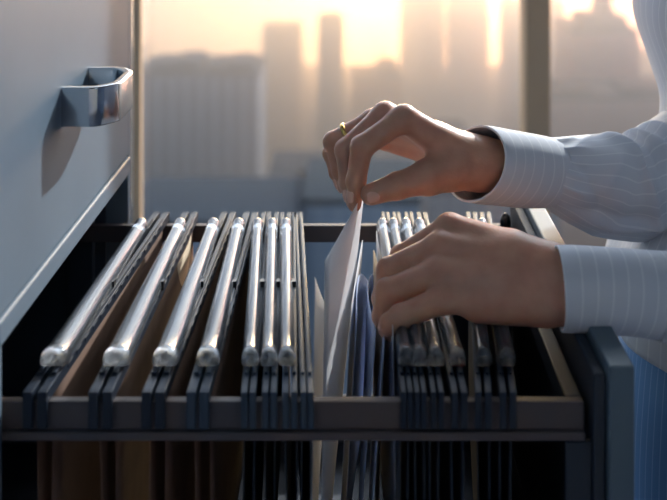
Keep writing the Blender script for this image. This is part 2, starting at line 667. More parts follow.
def folder(pn, pf, gap, label, tabbed=True, mat_pocket=None, bars=None, bw=0.0022, ypn=0.705, ypf=0.978, spread=None, tabw=0.0068, taper=0.0, side=1, group='hanging folders in the drawer', pale=False):
    xa = (pn - PX) * ypn / F
    xb = (pf - PX) * ypf / F

    def x_at(y):
        return xa + (xb - xa) * (y - ypn) / (ypf - ypn)
    tab_at = x_at
    if bars:
        ba, bb = (bars[0] - PX) * 0.69 / F, (bars[1] - PX) * 1.01 / F

        def x_at(y):
            return ba + (bb - ba) * (y - 0.69) / 0.32
    root = thing('hanging_folder', (x_at(0.85), 0.85, RZ - 0.235), label, 'hanging folder', group)
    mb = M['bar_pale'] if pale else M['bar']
    y0, y1 = YN - 0.003, YFR + 0.007
    zb, zt = RZ + 0.0004, RZ + 0.0095
    offs = [-gap, gap]
    for q, ox in enumerate(offs):
        bm = bmesh.new()
        w = bw
        strip(bm, x_at, y0, y1, ox - w, ox + w, zb, zt)
        strip(bm, x_at, y0 + 0.02, y1 - 0.02, ox - w * 0.55, ox + w * 0.55, zt, zt + 0.0022)
        # hooks over the two rails
        strip(bm, x_at, y0 - 0.0030, y0, ox - w, ox + w, RZ - 0.017, zt)
        strip(bm, x_at, y1, y1 + 0.0030, ox - w, ox + w, RZ - 0.012, zt)
        # lugs along the bar
        if q == 1 or not tabbed:
            for k in range(15):
                yk = lerp(y0 + 0.03, y1 - 0.03, (k + 0.5) / 15)
                strip(bm, x_at, yk, yk + 0.0115, ox - w * 1.15, ox + w * 1.15, zt - 0.005, zt - 0.0015)
        o = bm_obj('suspension_bar', bm, mb, root)
        md = o.modifiers.new('edge', 'BEVEL')
        md.width = 0.0005
        md.segments = 2
        md.limit_method = 'ANGLE'
    # card pocket: two walls hanging from the bars to a common fold
    n, m = 14, 8
    verts, faces = [], []
    sp = spread if spread is not None else 0
    ys = [lerp(YN + 0.014, YFR - 0.010, j / n) for j in range(n + 1)]
    zs = [lerp(RZ + 0.003, RZ - 0.222, i / m) for i in range(m + 1)]
    ph = random.random() * 6
    cen = (offs[0] + offs[1]) / 2
    cols = []
    for wq, ox in enumerate(offs):
        for i in range(m + 1):
            t = i / m
            for j in range(n + 1):
                bow = 0.0016 * math.sin(PI * t) * math.sin(ys[j] * 19 + ph + wq) + sp * math.sin(PI * t) * (1 if wq else -1)
                xx = lerp(ox, cen, t ** 2.2) + bow + (0.0006 if wq else -0.0006) * (1 - t)
                verts.append((x_at(ys[j]) + xx, ys[j], zs[i]))
    S = (m + 1) * (n + 1)
    for wq in (0, 1):
        for i in range(m):
            for j in range(n):
                a = wq * S + i * (n + 1) + j
                faces.append((a, a + 1, a + n + 2, a + n + 1))
    for j in range(n):
        a = m * (n + 1) + j
        faces.append((a, a + 1, S + a + 1, S + a))
    pk = mesh_obj('pocket', verts, faces, mat_pocket or M['kraft'], root)
    solidify(pk, 0.0007)
    if tabbed:
        # clear tab riding on the first bar: a domed tube with rounded ends and a paper strip inside
        bm = bmesh.new()
        yy = []
        for k in range(6):
            yy.append((ypn + 0.006 * (1 - math.cos(k / 5 * PI / 2)), 0.62 + 0.46 * math.sin(k / 5 * PI / 2)))
        yy.append((ypn + 0.009, 1.06))
        yy.append((ypn + 0.012, 1.0))
        for k in range(1, 12):
            yy.append((lerp(ypn + 0.012, ypf - 0.012, k / 12), 1.0))
        yy.append((ypf - 0.012, 1.0))
        yy.append((ypf - 0.009, 1.06))
        for k in range(6):
            yy.append((ypf - 0.006 + 0.006 * math.sin(k / 5 * PI / 2), 1.08 - 0.46 * (1 - math.cos(k / 5 * PI / 2))))
        z0 = zt + 0.0023

        def ring(i):
            y, s_ = yy[i]
            r = []
            for k in range(18):
                a = PI * k / 17
                tw = tabw * (1 + taper * (ypf - y) / (ypf - ypn))
                r.append((tab_at(y) + math.cos(a) * tw * s_, y, z0 + 0.0112 * s_ * math.sin(a) ** 0.8))
            return r
        sweep(bm, yy, ring)
        tb = bm_obj('index_tab', bm, M['tab'], root, True)
        bm = bmesh.new()
        strip(bm, tab_at, ypn + 0.02, ypf - 0.02, -tabw * 0.5, tabw * 0.5, z0 + 0.0012, z0 + 0.0017, 1)
        ls = bm_obj('label_strip', bm, M['label'], tb)
        tag(ls, 'white paper label strip')
        bm = bmesh.new()
        ym = lerp(ypn, ypf, 0.5)
        strip(bm, tab_at, ym - 0.003, ym + 0.003, tabw * 0.9, tabw * 1.45, z0 - 0.003, z0 + 0.005)
        tag(bm_obj('tab_clip', bm, M['clip'], tb), 'dark clip')
    return x_at


W = 'hanging folder'
ORD = ['nearest the cabinet', 'second from the cabinet', 'third from the cabinet', 'fourth from the cabinet', 'fifth from the cabinet', 'sixth from the cabinet', 'seventh from the cabinet']
lefts = [(52, 142, 0.0052, 'brown', (43, 157)), (115, 181, 0.0050, 'brown', (106, 187)), (164, 214, 0.0048, 'brown', (158, 226)), (207, 239, 0.0046, 'brown', (201, 249)),
         (250, 257.5, 0.0030, 'dark', (249.5, 265.5)), (268.5, 272, 0.0030, 'dark', (270, 279)), (287, 285.5, 0.0030, 'dark', (290, 291.5))]
xs_f = []
for k, (pn, pf, gap, kind, bars) in enumerate(lefts):
    lab = 'clear-tabbed %s card hanging folder, %s along the drawer rails' % (kind, ORD[k])
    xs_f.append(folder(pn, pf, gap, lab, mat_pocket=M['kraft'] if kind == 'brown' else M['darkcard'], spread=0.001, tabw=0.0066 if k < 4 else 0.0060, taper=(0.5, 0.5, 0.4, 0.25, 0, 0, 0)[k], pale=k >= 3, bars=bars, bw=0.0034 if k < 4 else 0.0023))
RORD = ['first beside the loose white papers', 'second from the loose white papers', 'third from the loose white papers', 'fourth from the loose white papers', 'second from the drawer front', 'nearest the drawer front']
rights = [(407, 382, 0.0024), (420.5, 393, 0.0024), (437, 405.5, 0.0028), (458.5, 419, 0.0034), (484, 468, 0.0036), (508, 482, 0.0036)]
for k, (pn, pf, gap) in enumerate(rights):
    lab = 'clear-tabbed dark hanging folder under the lower hand, %s' % RORD[k]
    folder(pn, pf, gap, lab, mat_pocket=M['darkcard'], tabw=0.0060, spread=0.0008, bars=(pn - 1.5, pf + 4), bw=0.0019 if k < 3 else 0.0024)
folder(306, 299, 0.0026, 'tabless dark hanging folder whose bars border the loose white papers', tabbed=False, mat_pocket=M['darkcard'], pale=True)

# ------------------------------------------------------------------ loose sheets


def sheet(name, label, top, bot, mat, n=18, m=14, sag=0.0, group=None, cat='paper', t=0.0005):
    """top / bot: three points each, near, middle and far; a smoothly curved leaf between them"""
    def quad(p, s):
        a, b, c = [np.array(q) for q in p]
        # quadratic through the three points at s = 0, .5, 1
        return a * (1 - s) * (1 - 2 * s) + b * 4 * s * (1 - s) + c * s * (2 * s - 1)
    verts, faces = [], []
    for i in range(m + 1):
        tt = i / m
        for j in range(n + 1):
            s_ = j / n
            a, b = quad(top, s_), quad(bot, s_)
            p = a + (b - a) * tt
            p[0] += sag * math.sin(PI * tt)
            verts.append(tuple(p))
    for i in range(m):
        for j in range(n):
            a = i * (n + 1) + j
            faces.append((a, a + 1, a + n + 2, a + n + 1))
    o = mesh_obj(name, verts, faces, mat, None)
    solidify(o, t)
    return tag(o, label, cat, group)


def PB(px, z, y):
    """point at depth y under picture column px, at height z over the rail top"""
    return Vector(((px - PX) * y / F, y, RZ + z))


sheet('paper_sheet', 'large white sheet pinched and pulled up by the upper hand',
      (P(325, 261, 0.735), P(358.5, 201, 0.862), P(364, 186, 0.985)),
      (PB(320, -0.2, 0.735), PB(331, -0.2, 0.86), PB(338, -0.2, 0.985)), M['paper'])
sheet('paper_sheet', 'small white sheet sticking up left of the pulled-up sheet',
      (P(315, 277, 0.725), P(320, 292, 0.83), P(330, 316, 0.93)),
      (PB(310, -0.2, 0.725), PB(316, -0.2, 0.83), PB(320, -0.2, 0.93)), M['paper'])
sheet('paper_sheet', 'white sheet with raised corner right behind the pulled-up sheet',
      (P(351, 310, 0.80), P(357, 270, 0.87), P(362.5, 240, 0.94)),
      (PB(338, -0.2, 0.80), PB(346, -0.2, 0.87), PB(349, -0.2, 0.94)), M['paper'])
sheet('paper_sheet', 'white sheet in painted blue shade with pointed corner between pulled-up sheet and lower hand',
      (P(357, 318, 0.80), P(360.5, 274, 0.90), P(376, 300, 0.99)),
      (PB(343, -0.2, 0.80), PB(354, -0.2, 0.90), PB(362, -0.2, 0.99)), M['paper_shaded'])
sheet('paper_sheet', 'white sheet in painted blue shade leaning left of the lower hand fingers',
      (P(376, 330, 0.77), P(368, 284, 0.90), P(380, 272, 0.99)),
      (PB(356, -0.2, 0.77), PB(360, -0.2, 0.90), PB(367, -0.2, 0.99)), M['paper_shaded'])
sheet('paper_sheet', 'white sheet in painted blue shade standing low behind the near drawer rail',
      (P(384, 345, 0.72), P(383, 318, 0.84), P(380, 300, 0.95)),
      (PB(364, -0.2, 0.72), PB(368, -0.2, 0.84), PB(371, -0.2, 0.95)), M['paper_shaded'])
sheet('paper_sheet', 'cream sheet with thin raised edge beside the first tabbed folder under the hand',
      (P(384, 300, 0.80), P(377, 262, 0.89), P(373.5, 250, 0.96)),
      (PB(378, -0.2, 0.80), PB(375, -0.2, 0.89), PB(373, -0.2, 0.96)), M['manila'])
sheet('paper_sheet', 'tall white sheet against the first tabbed folder under the hand',
      (P(393, 330, 0.735), P(384, 265, 0.87), P(376.5, 231, 0.985)),
      (PB(398, -0.2, 0.735), PB(384, -0.2, 0.87), PB(377, -0.2, 0.985)), M['paper'])


def insert(x_at, off, ztop, y0, y1, mat, label, curl=0.0):
    sheet('paper_sheet', label,
          tuple(Vector((x_at(y) + off + c, y, RZ + ztop)) for y, c in ((y0, 0), ((y0 + y1) / 2, curl), (y1, 0))),
          tuple(Vector((x_at(y) + off * 0.6, y, RZ - 0.2)) for y in (y0, (y0 + y1) / 2, y1)), mat)


insert(xs_f[1], 0.006, -0.004, 0.925, 1.0, M['manila'], 'cream sheet inside the second folder from the cabinet', 0.0015)
insert(xs_f[2], 0.003, -0.03, 0.74, 0.99, M['manila'], 'cream sheet inside the third folder from the cabinet', 0.0012)

# ------------------------------------------------------------------ the person
person_z = 0.0
per_loc = Vector((0.41, 0.95, 0.0))


def S(px, py, y, r):
    p = P(px, py, y)
    return (tuple(p), r)


# upper hand = right hand, reaching down to pinch the sheet
r_palm = [
    [S(478, 159, 0.893, 0.0190), S(440, 142, 0.883, 0.0145), S(404, 118, 0.875, 0.0112)],
    [S(478, 160, 0.896, 0.0180), S(436, 138, 0.897, 0.0135), S(385, 115, 0.893, 0.0112)],
    [S(560, 174, 0.910, 0.0265), S(478, 164, 0.889, 0.0225)],
    [S(478, 161, 0.897, 0.0190), S(430, 142, 0.91, 0.0135), S(373, 121, 0.909, 0.0105)],
    [S(478, 163, 0.897, 0.0185), S(430, 150, 0.918, 0.0130), S(364, 133, 0.922, 0.0098)],
    [S(478, 169, 0.886, 0.0185), S(452, 168, 0.876, 0.0185), S(428, 177, 0.862, 0.0145)],
]
r_index = [S(404, 118, 0.875, 0.0112), S(362, 147, 0.868, 0.0104), S(356, 181, 0.863, 0.0089), S(354.5, 205, 0.861, 0.0062)]
r_middle = [S(385, 115, 0.893, 0.0112), S(346, 150, 0.889, 0.0103), S(349, 182, 0.879, 0.0088), S(353, 203, 0.869, 0.0062)]
r_ring = [S(373, 121, 0.909, 0.0105), S(334, 142, 0.910, 0.0100), S(341, 171, 0.900, 0.0085), S(349, 193, 0.889, 0.0062)]
r_pinky = [S(364, 133, 0.922, 0.0098), S(332, 153, 0.926, 0.0086), S(337, 172, 0.918, 0.0074), S(343, 188, 0.910, 0.0056)]
r_thumb = [S(452, 168, 0.876, 0.0185), S(428, 177, 0.862, 0.0145), S(397, 186, 0.854, 0.0116), S(371, 194.5, 0.850, 0.0094)]
rv, rf = build_hand(r_palm, [r_index, r_middle, r_ring, r_pinky, r_thumb], kp=0.008)

# lower hand = left hand, resting on the tabs
l_palm = [
    [S(655, 291, 0.755, 0.0265), S(575, 288, 0.751, 0.0240)],
    [S(572, 272, 0.757, 0.0180), S(512, 250, 0.778, 0.0145), S(450, 228, 0.800, 0.0112)],
    [S(572, 279, 0.752, 0.0175), S(510, 260, 0.768, 0.0138), S(440, 247, 0.785, 0.0112)],
    [S(572, 289, 0.748, 0.0175), S(508, 277, 0.757, 0.0138), S(438, 272, 0.769, 0.0110)],
    [S(572, 300, 0.747, 0.0180), S(508, 297, 0.750, 0.0140), S(447, 298, 0.754, 0.0105)],
    [S(545, 303, 0.752, 0.0170), S(478, 304, 0.755, 0.0135)],
    [S(572, 285, 0.765, 0.0180), S(530, 274, 0.788, 0.017), S(480, 277, 0.812, 0.0140)],
]
l_index = [S(450, 228, 0.800, 0.0112), S(402, 257, 0.815, 0.0100), S(394, 284, 0.812, 0.0088), S(396, 305, 0.808, 0.0065)]
l_middle = [S(440, 247, 0.785, 0.0112), S(389, 270.5, 0.795, 0.0103), S(383, 299, 0.792, 0.0090), S(388, 321, 0.789, 0.0066)]
l_ring = [S(438, 272, 0.769, 0.0110), S(388, 292, 0.776, 0.0105), S(383.5, 316, 0.773, 0.0088), S(390, 333, 0.772, 0.0064)]
l_pinky = [S(447, 298, 0.754, 0.0105), S(401, 316.5, 0.755, 0.0092), S(390, 324, 0.752, 0.0080), S(387.5, 328, 0.752, 0.0062)]
l_thumb = [S(530, 272, 0.790, 0.018), S(480, 275, 0.815, 0.0140), S(444, 288, 0.832, 0.0112), S(415, 300, 0.832, 0.0092)]
lv, lf = build_hand(l_palm, [l_index, l_middle, l_ring, l_pinky, l_thumb], kp=0.0075)

# body
h = 0.0065
G, o0 = grid((0.08, 0.62, -0.01), (0.66, 1.32, 1.69), h)
bx, by = 0.41, 0.95
RE, LE = Vector((0.366, 1.0, 1.008)), Vector((0.405, 0.768, 0.985))
RS, LS = Vector((0.425, 1.115, 1.285)), Vector((0.425, 0.785, 1.285))
d = ell_dist(*G, (bx + 0.015, by, 1.12), (0.085, 0.140, 0.21))
d = smin(d, ell_dist(*G, (bx + 0.01, by, 0.88), (0.105, 0.155, 0.17)), 0.05)
for sy in (-1, 1):
    d = smin(d, ell_dist(*G, (bx - 0.045, by + sy * 0.072, 1.18), (0.045, 0.052, 0.045)), 0.03)
    d = smin(d, seg_dist(*G, (bx + 0.012, by, 1.31), (bx + 0.015, by + sy * 0.165, 1.285), 0.05, 0.045), 0.04)
    d = smin(d, chain(G, [((bx, by + sy * 0.085, 0.84), 0.085), ((bx, by + sy * 0.085, 0.46), 0.055), ((bx + 0.015, by + sy * 0.09, 0.09), 0.036), ((bx - 0.13, by + sy * 0.10, 0.03), 0.026)], 0.02), 0.03)
d = smin(d, seg_dist(*G, (bx + 0.012, by, 1.30), (bx - 0.005, by, 1.43), 0.052, 0.050), 0.03)
for sh, el, wr in ((RS, RE, P(500, 166, 0.897)), (LS, LE, P(620, 288, 0.752))):
    d = smin(d, chain(G, [(tuple(sh), 0.043), (tuple(el), 0.034), (tuple(wr), 0.020)], 0.01), 0.01)
# head turned and tilted down to the work
hc = Vector((bx - 0.025, by, 1.525))
bv, bf = surface_nets(d, o0, h)
bv = relax(bv, bf, 2, 0.4)
H, oh = grid((0.26, by - 0.11, 1.36), (0.53, by + 0.11, 1.67), 0.003)
hx = hc.x
d = ell_dist(*H, (hx + 0.012, by, 1.548), (0.093, 0.074, 0.095))
d = smin(d, ell_dist(*H, (hx - 0.032, by, 1.480), (0.055, 0.051, 0.070)), 0.03)
d = smin(d, seg_dist(*H, (bx + 0.006, by, 1.34), (bx - 0.003, by, 1.45), 0.052, 0.050), 0.02)
d = smin(d, seg_dist(*H, (hx - 0.080, by, 1.537), (hx - 0.098, by, 1.500), 0.006, 0.0095), 0.010)
d = smin(d, ell_dist(*H, (hx - 0.076, by, 1.430), (0.018, 0.021, 0.016)), 0.012)
d = smin(d, ell_dist(*H, (hx - 0.087, by, 1.466), (0.009, 0.022, 0.0052)), 0.004)
d = smin(d, ell_dist(*H, (hx - 0.086, by, 1.456), (0.009, 0.019, 0.0062)), 0.004)
for sy in (-1, 1):
    d = smin(d, ell_dist(*H, (hx - 0.090, by + sy * 0.0095, 1.496), (0.009, 0.007, 0.007)), 0.005)
    d = smin(d, ell_dist(*H, (hx - 0.076, by + sy * 0.030, 1.549), (0.011, 0.024, 0.007)), 0.010)
    d = smin(d, ell_dist(*H, (hx - 0.060, by + sy * 0.040, 1.497), (0.020, 0.020, 0.016)), 0.014)
    d = np.maximum(d, -ell_dist(*H, (hx - 0.086, by + sy * 0.031, 1.527), (0.014, 0.016, 0.0095)))
    d = smin(d, ell_dist(*H, (hx - 0.0715, by + sy * 0.031, 1.5345), (0.0125, 0.0145, 0.0052)), 0.002)
    d = smin(d, ell_dist(*H, (hx - 0.0705, by + sy * 0.031, 1.5195), (0.0120, 0.0135, 0.0045)), 0.002)
    e = ell_dist(*H, (hx + 0.012, by + sy * 0.078, 1.515), (0.017, 0.009, 0.028))
    e = np.maximum(e, -ell_dist(*H, (hx + 0.009, by + sy * 0.088, 1.518), (0.010, 0.008, 0.018)))
    d = smin(d, e, 0.004)
hv, hf = surface_nets(d, oh, 0.003)
hv = relax(hv, hf, 2, 0.4)
allv = np.concatenate([bv, rv, lv, hv])
allf = np.concatenate([bf, rf + len(bv), lf + len(bv) + len(rv), hf + len(bv) + len(rv) + len(lv)])
person = mesh_obj('person', allv - np.array(per_loc), allf, M['skin'])
person.location = per_loc
tag(person, 'person in a pale pinstriped shirt beside the drawer front, pulling up a sheet', 'person')


def child_mesh(name, v, f, mat, parent, uvs=None, smooth=True):
    o = mesh_obj(name, v, f, mat, parent, smooth, uvs)
    return o


# fingernails
def nail(tip, dip, dorsal, r, ln=0.0115, wd=None, at=0.62):
    tip, dip = Vector(tip), Vector(dip)
    ax = (tip - dip).normalized()
    dor = Vector(dorsal)
    dor = (dor - ax * dor.dot(ax)).normalized()
    sd = ax.cross(dor)
    wd = wd or r * 1.0
    verts, faces = [], []
    n, m = 8, 10
    c = dip + (tip - dip) * at
    for i in range(m + 1):
        u = -1 + 2 * i / m
        hw = (1 - abs(u) ** 3.2) ** 0.5 if abs(u) < 1 else 0
        for j in range(n + 1):
            w = (-1 + 2 * j / n) * hw * 0.95
            a = w * 0.85
            rr = r * 1.045
            dz = -0.0012 * max(u, -1) ** 2 if u > 0 else -0.0006 * u * u
            p = c + ax * (u * ln / 2) + sd * (math.sin(a) * wd) + dor * (math.cos(a) * rr + dz)
            verts.append(p)
    for i in range(m):
        for j in range(n):
            a = i * (n + 1) + j
            faces.append((a, a + n + 1, a + n + 2, a + 1))
    o = mesh_obj('fingernail', verts, faces, M['nail'], person)
    solidify(o, 0.0006)


for ch, dv in ((r_index, (-0.75, -0.62, 0)), (r_middle, (-1, -0.35, 0)), (r_ring, (-1, -0.3, 0)), (r_pinky, (-1, 0.1, 0.1))):
    nail(ch[3][0], ch[2][0], dv, ch[3][1] * 0.45 + ch[2][1] * 0.55)
nail(r_thumb[3][0], r_thumb[2][0], (0.10, -1, -0.05), 0.0097, 0.0120, 0.0078, at=0.97)
for ch in (l_index, l_middle, l_ring, l_pinky):
    nail(ch[3][0], ch[2][0], (-1, -0.2, 0.0), ch[3][1] * 0.45 + ch[2][1] * 0.55)
nail(l_thumb[3][0], l_thumb[2][0], (0, 0.3, 1), 0.0098, 0.0130, at=0.9)

# gold ring on the ring finger
a, b = Vector(r_ring[0][0]), Vector(r_ring[1][0])
c = a.lerp(b, 0.66)
ax = (b - a).normalized()
bm = bmesh.new()
e1 = ax.orthogonal().normalized()
e2 = ax.cross(e1)
N1, N2 = 40, 10
vv = [[bm.verts.new(c + (e1 * math.cos(2 * PI * i / N1) + e2 * math.sin(2 * PI * i / N1)) * (0.0112 + 0.0010 * math.cos(2 * PI * j / N2)) + ax * 0.0022 * math.sin(2 * PI * j / N2)) for j in range(N2)] for i in range(N1)]
for i in range(N1):
    for j in range(N2):
        bm.faces.new((vv[i][j], vv[(i + 1) % N1][j], vv[(i + 1) % N1][(j + 1) % N2], vv[i][(j + 1) % N2]))
tag(bm_obj('ring', bm, M['gold'], person, True), 'gold finger ring')

# ---- shirt
NS = 120


def tube(keys, steps, dispf=None, n=NS):
    """keys rows: px, top, bottom, depth y, half depth ratio, tilt_y, tilt_z -> rings.  dispf(px, theta) adds outward metres"""
    K = catmull(keys, steps)
    rings = []
    cs = [np.array(P(k[0], (k[1] + k[2]) / 2, k[3])) for k in K]
    for i, k in enumerate(K):
        hh = (k[2] - k[1]) / 2 * k[3] / F
        dd = hh * k[4]
        a = cs[min(i + 1, len(cs) - 1)] - cs[max(i - 1, 0)]
        a /= np.linalg.norm(a)
        u = np.array([0, 1.0, 0]) - a[1] * a
        u /= np.linalg.norm(u)
        v = np.cross(a, u)
        if v[2] < 0 or (abs(v[2]) < 0.2 and v[0] > 0):
            v = -v
        th = np.arange(n) * 2 * PI / n
        r = []
        for t in th:
            q = dispf(k[0], t) if dispf else 0.0
            p = cs[i] + u * (dd + q) * math.cos(t) + v * (hh + q) * math.sin(t)
            p = p + a * (k[5] * math.cos(t) + k[6] * math.sin(t))
            r.append(p)
        rings.append(np.array(r))
    return rings


def ridge(px, t, x0, t0, x1, t1, amp, w):
    """a cloth fold running from (x0, t0) to (x1, t1); px along the arm, t in degrees; w in px-like units"""
    tx = math.degrees(t) % 360
    ax_, ay_ = px, tx * 0.62
    bx0, by0, bx1, by1 = x0, t0 * 0.62, x1, t1 * 0.62
    dx, dy = bx1 - bx0, by1 - by0
    s_ = max(0.0, min(1.0, ((ax_ - bx0) * dx + (ay_ - by0) * dy) / (dx * dx + dy * dy)))
    dist = math.hypot(ax_ - bx0 - s_ * dx, ay_ - by0 - s_ * dy)
    fade = math.sin(PI * min(1, max(0.0, s_ * 0.9 + 0.05))) ** 0.5
    return amp * fade * math.exp(-(dist / w) ** 1.4)


def r_disp(px, t):
    q = 0.0
    q += ridge(px, t, 596, 85, 630, 205, 0.0060, 5)
    q += ridge(px, t, 612, 70, 618, 130, -0.0035, 7)
    q += ridge(px, t, 548, 120, 590, 215, -0.0030, 9)
    q += ridge(px, t, 575, 225, 640, 205, 0.0040, 6)
    q += ridge(px, t, 560, 215, 650, 190, -0.0025, 8)
    q += ridge(px, t, 575, 180, 598, 120, 0.0030, 8)
    q += ridge(px, t, 634, 80, 650, 160, 0.0050, 6)
    q += ridge(px, t, 655, 75, 664, 190, 0.0050, 7)
    q += ridge(px, t, 645, 70, 655, 150, -0.0030, 6)
    for k in range(5):
        q += ridge(px, t, 550, 95 + 22 * k, 566, 88 + 24 * k, 0.0014, 3)
    q += ridge(px, t, 560, 250, 660, 255, 0.0020, 9)
    return q


def l_disp(px, t):
    q = ridge(px, t, 672, 120, 700, 215, 0.0035, 7) + ridge(px, t, 705, 110, 760, 230, 0.005, 10)
    q += ridge(px, t, 665, 230, 700, 250, 0.003, 8) + ridge(px, t, 720, 250, 800, 200, 0.004, 9)
    return q


shirt_v, shirt_f, shirt_uv = [], [], []


def add_loft(L):
    global shirt_v, shirt_f, shirt_uv
    v, f, u = L
    o = sum(len(q) for q in shirt_v)
    shirt_v.append(np.asarray(v))
    shirt_f += [tuple(i + o for i in q) for q in f]
    shirt_uv += u


def arm_keys(el, sh, rad_el, rad_sh, start):
    """upper arm rows as px/top/bottom/depth from the elbow up to the shoulder"""
    rows = []
    for t in (0.3, 0.65, 1.0):
        p = el.lerp(sh, t)
        px, py = PX + p.x * F / p.y, PY + (ZC - p.z) * F / p.y
        r = (rad_el + (rad_sh - rad_el) * t) * F / p.y
        rows.append((px, py - r, py + r, p.y, 1.0, 0, 0))
    return rows


r_sl = [(544, 139, 206, 0.907, 1.0, -0.002, 0.004), (549, 139, 206, 0.908, 1.03, 0, 0.002), (556, 138, 209, 0.910, 1.06, 0, 0), (575, 136.5, 219, 0.917, 1.04, 0, 0),
        (598, 135.5, 229, 0.925, 1.0, 0, 0), (612, 140, 232, 0.930, 1.0, 0, 0), (630, 137, 235, 0.937, 1.0, 0, 0), (645, 131, 236, 0.943, 1.0, 0, 0),
        (667, 122, 237, 0.955, 1.0, 0, 0), (692, 108, 238, 0.972, 1.0, 0, 0)]
add_loft(loft(tube(r_sl, 10, lambda p_, t_: 2.1 * r_disp(p_, t_)), NS))
# upper arms: direct rings


def arm_rings(pts, rads, n=NS):
    pts = catmull(pts, 6)
    rads = catmull([[r] for r in rads], 6)[:, 0]
    rings = []
    last = None
    for i, p in enumerate(pts):
        a = pts[min(i + 1, len(pts) - 1)] - pts[max(i - 1, 0)]
        a /= np.linalg.norm(a)
        u = np.array([0, 1.0, 0]) - a[1] * a
        u /= np.linalg.norm(u)
        v = np.cross(a, u)
        if (last is None and v[2] < 0) or (last is not None and float(v @ last) < 0):
            v = -v
        last = v
        th = np.arange(n) * 2 * PI / n
        wob = 0.0018 * np.sin(3 * th + i * 0.3) + 0.0012 * np.sin(5 * th - i * 0.25)
        rings.append(p + np.outer(np.cos(th) * (rads[i] + wob), u) + np.outer(np.sin(th) * (rads[i] + wob), v))
    return rings


p0 = np.array(P(684, 172, 0.966))
add_loft(loft(arm_rings([p0, np.array(RE) + np.array([0.012, 0.006, 0.008]), np.array(RE.lerp(RS, 0.35)) + np.array([0.012, 0, 0]), np.array(RE.lerp(RS, 0.7)), np.array(RS), np.array(RS) + np.array([0.003, -0.030, 0.012]), np.array(RS) + np.array([0.006, -0.075, 0.018])],
                        [0.056, 0.060, 0.060, 0.060, 0.060, 0.056, 0.035]), NS))
l_sl = [(662, 254, 337, 0.750, 0.9, 0, 0), (668, 253, 340, 0.750, 0.95, 0, 0), (690, 247, 350, 0.752, 0.9, 0, 0), (730, 242, 362, 0.756, 0.9, 0, 0), (780, 240, 372, 0.760, 0.9, 0, 0), (830, 238, 380, 0.765, 0.9, 0, 0)]
add_loft(loft(tube(l_sl, 8, lambda p_, t_: 1.5 * l_disp(p_, t_)), NS))
p0 = np.array(P(815, 308, 0.764))
add_loft(loft(arm_rings([p0, np.array(LE) + np.array([0.010, 0, 0.004]), np.array(LE.lerp(LS, 0.35)) + np.array([0.012, 0, 0]), np.array(LE.lerp(LS, 0.7)), np.array(LS), np.array(LS) + np.array([0.003, 0.030, 0.012]), np.array(LS) + np.array([0.006, 0.075, 0.018])],
                        [0.052, 0.058, 0.060, 0.060, 0.060, 0.056, 0.035]), NS))
# torso: z, front x, back x, half width y, bust lift
tors = [(0.885, 0.258, 0.548, 0.198), (0.92, 0.264, 0.534, 0.184), (0.98, 0.290, 0.512, 0.166),
        (1.03, 0.312, 0.505, 0.158), (1.08, 0.322, 0.51, 0.160), (1.13, 0.308, 0.515, 0.166), (1.18, 0.292, 0.52, 0.170), (1.22, 0.297, 0.52, 0.174), (1.27, 0.322, 0.518, 0.180),
        (1.305, 0.345, 0.505, 0.170), (1.335, 0.362, 0.485, 0.110), (1.35, 0.366, 0.476, 0.066)]
K = catmull(tors, 5)
rings = []
for i, (z, xf, xb_, wy) in enumerate(K):
    th = np.arange(NS) * 2 * PI / NS
    cx, rx = (xf + xb_) / 2, (xb_ - xf) / 2
    cx_, sx_ = np.cos(th), np.sin(th)
    e = 0.86
    x = cx + rx * np.sign(cx_) * np.abs(cx_) ** e
    y = by + wy * np.sign(sx_) * np.abs(sx_) ** e
    amp = 0.007 * max(0, min(1, (1.05 - z) / 0.2))
    wob = amp * np.sin(th * 6 + 0.8 + z * 6) + 0.35 * amp * np.sin(th * 11 + z * 17)
    x = x + wob * cx_
    y = y + wob * sx_
    rings.append(np.stack([x, y, np.full(NS, z)], 1))
add_loft(loft(rings, NS))
# collar
rings = []
for k, (z, r) in enumerate(((1.338, 0.066), (1.352, 0.063), (1.375, 0.061), (1.380, 0.064), (1.365, 0.071), (1.343, 0.077))):
    th = np.arange(NS) * 2 * PI / NS
    rings.append(np.stack([0.42 + r * np.cos(th), by + r * np.sin(th), np.full(NS, z) + 0.012 * np.cos(th)], 1))
add_loft(loft(rings, NS))
shirt = mesh_obj('shirt', np.concatenate(shirt_v), shirt_f, M['sleeve'], person, True, shirt_uv)
solidify(shirt, 0.0010, -1)

r_cf = [(474.5, 125.5, 201, 0.885, 1.0, -0.0105, 0.0085), (484, 126.5, 202.5, 0.888, 1.0, -0.0095, 0.0080), (500, 129.5, 204, 0.893, 1.0, -0.008, 0.0075), (525, 134, 206.5, 0.90, 1.0, -0.006, 0.0060), (548, 138.5, 206.5, 0.908, 1.0, -0.004, 0.0045)]
v, f, u = loft(tube(r_cf, 8), NS)
cf = mesh_obj('cuff', v, f, M['cuff'], shirt, True, u)
solidify(cf, 0.0022, -1)
l_cf = [(559, 247.5, 329.5, 0.7425, 0.86, 0.002, -0.001), (570, 247, 330, 0.743, 0.86, 0.002, -0.001), (600, 248.5, 331, 0.745, 0.86, 0.001, 0), (640, 251.5, 334.5, 0.748, 0.86, 0, 0), (667, 253.5, 338.5, 0.750, 0.9, 0, 0)]
v, f, u = loft(tube(l_cf, 8), NS)
cf = mesh_obj('cuff', v, f, M['cuff'], shirt, True, u)
solidify(cf, 0.0022, -1)

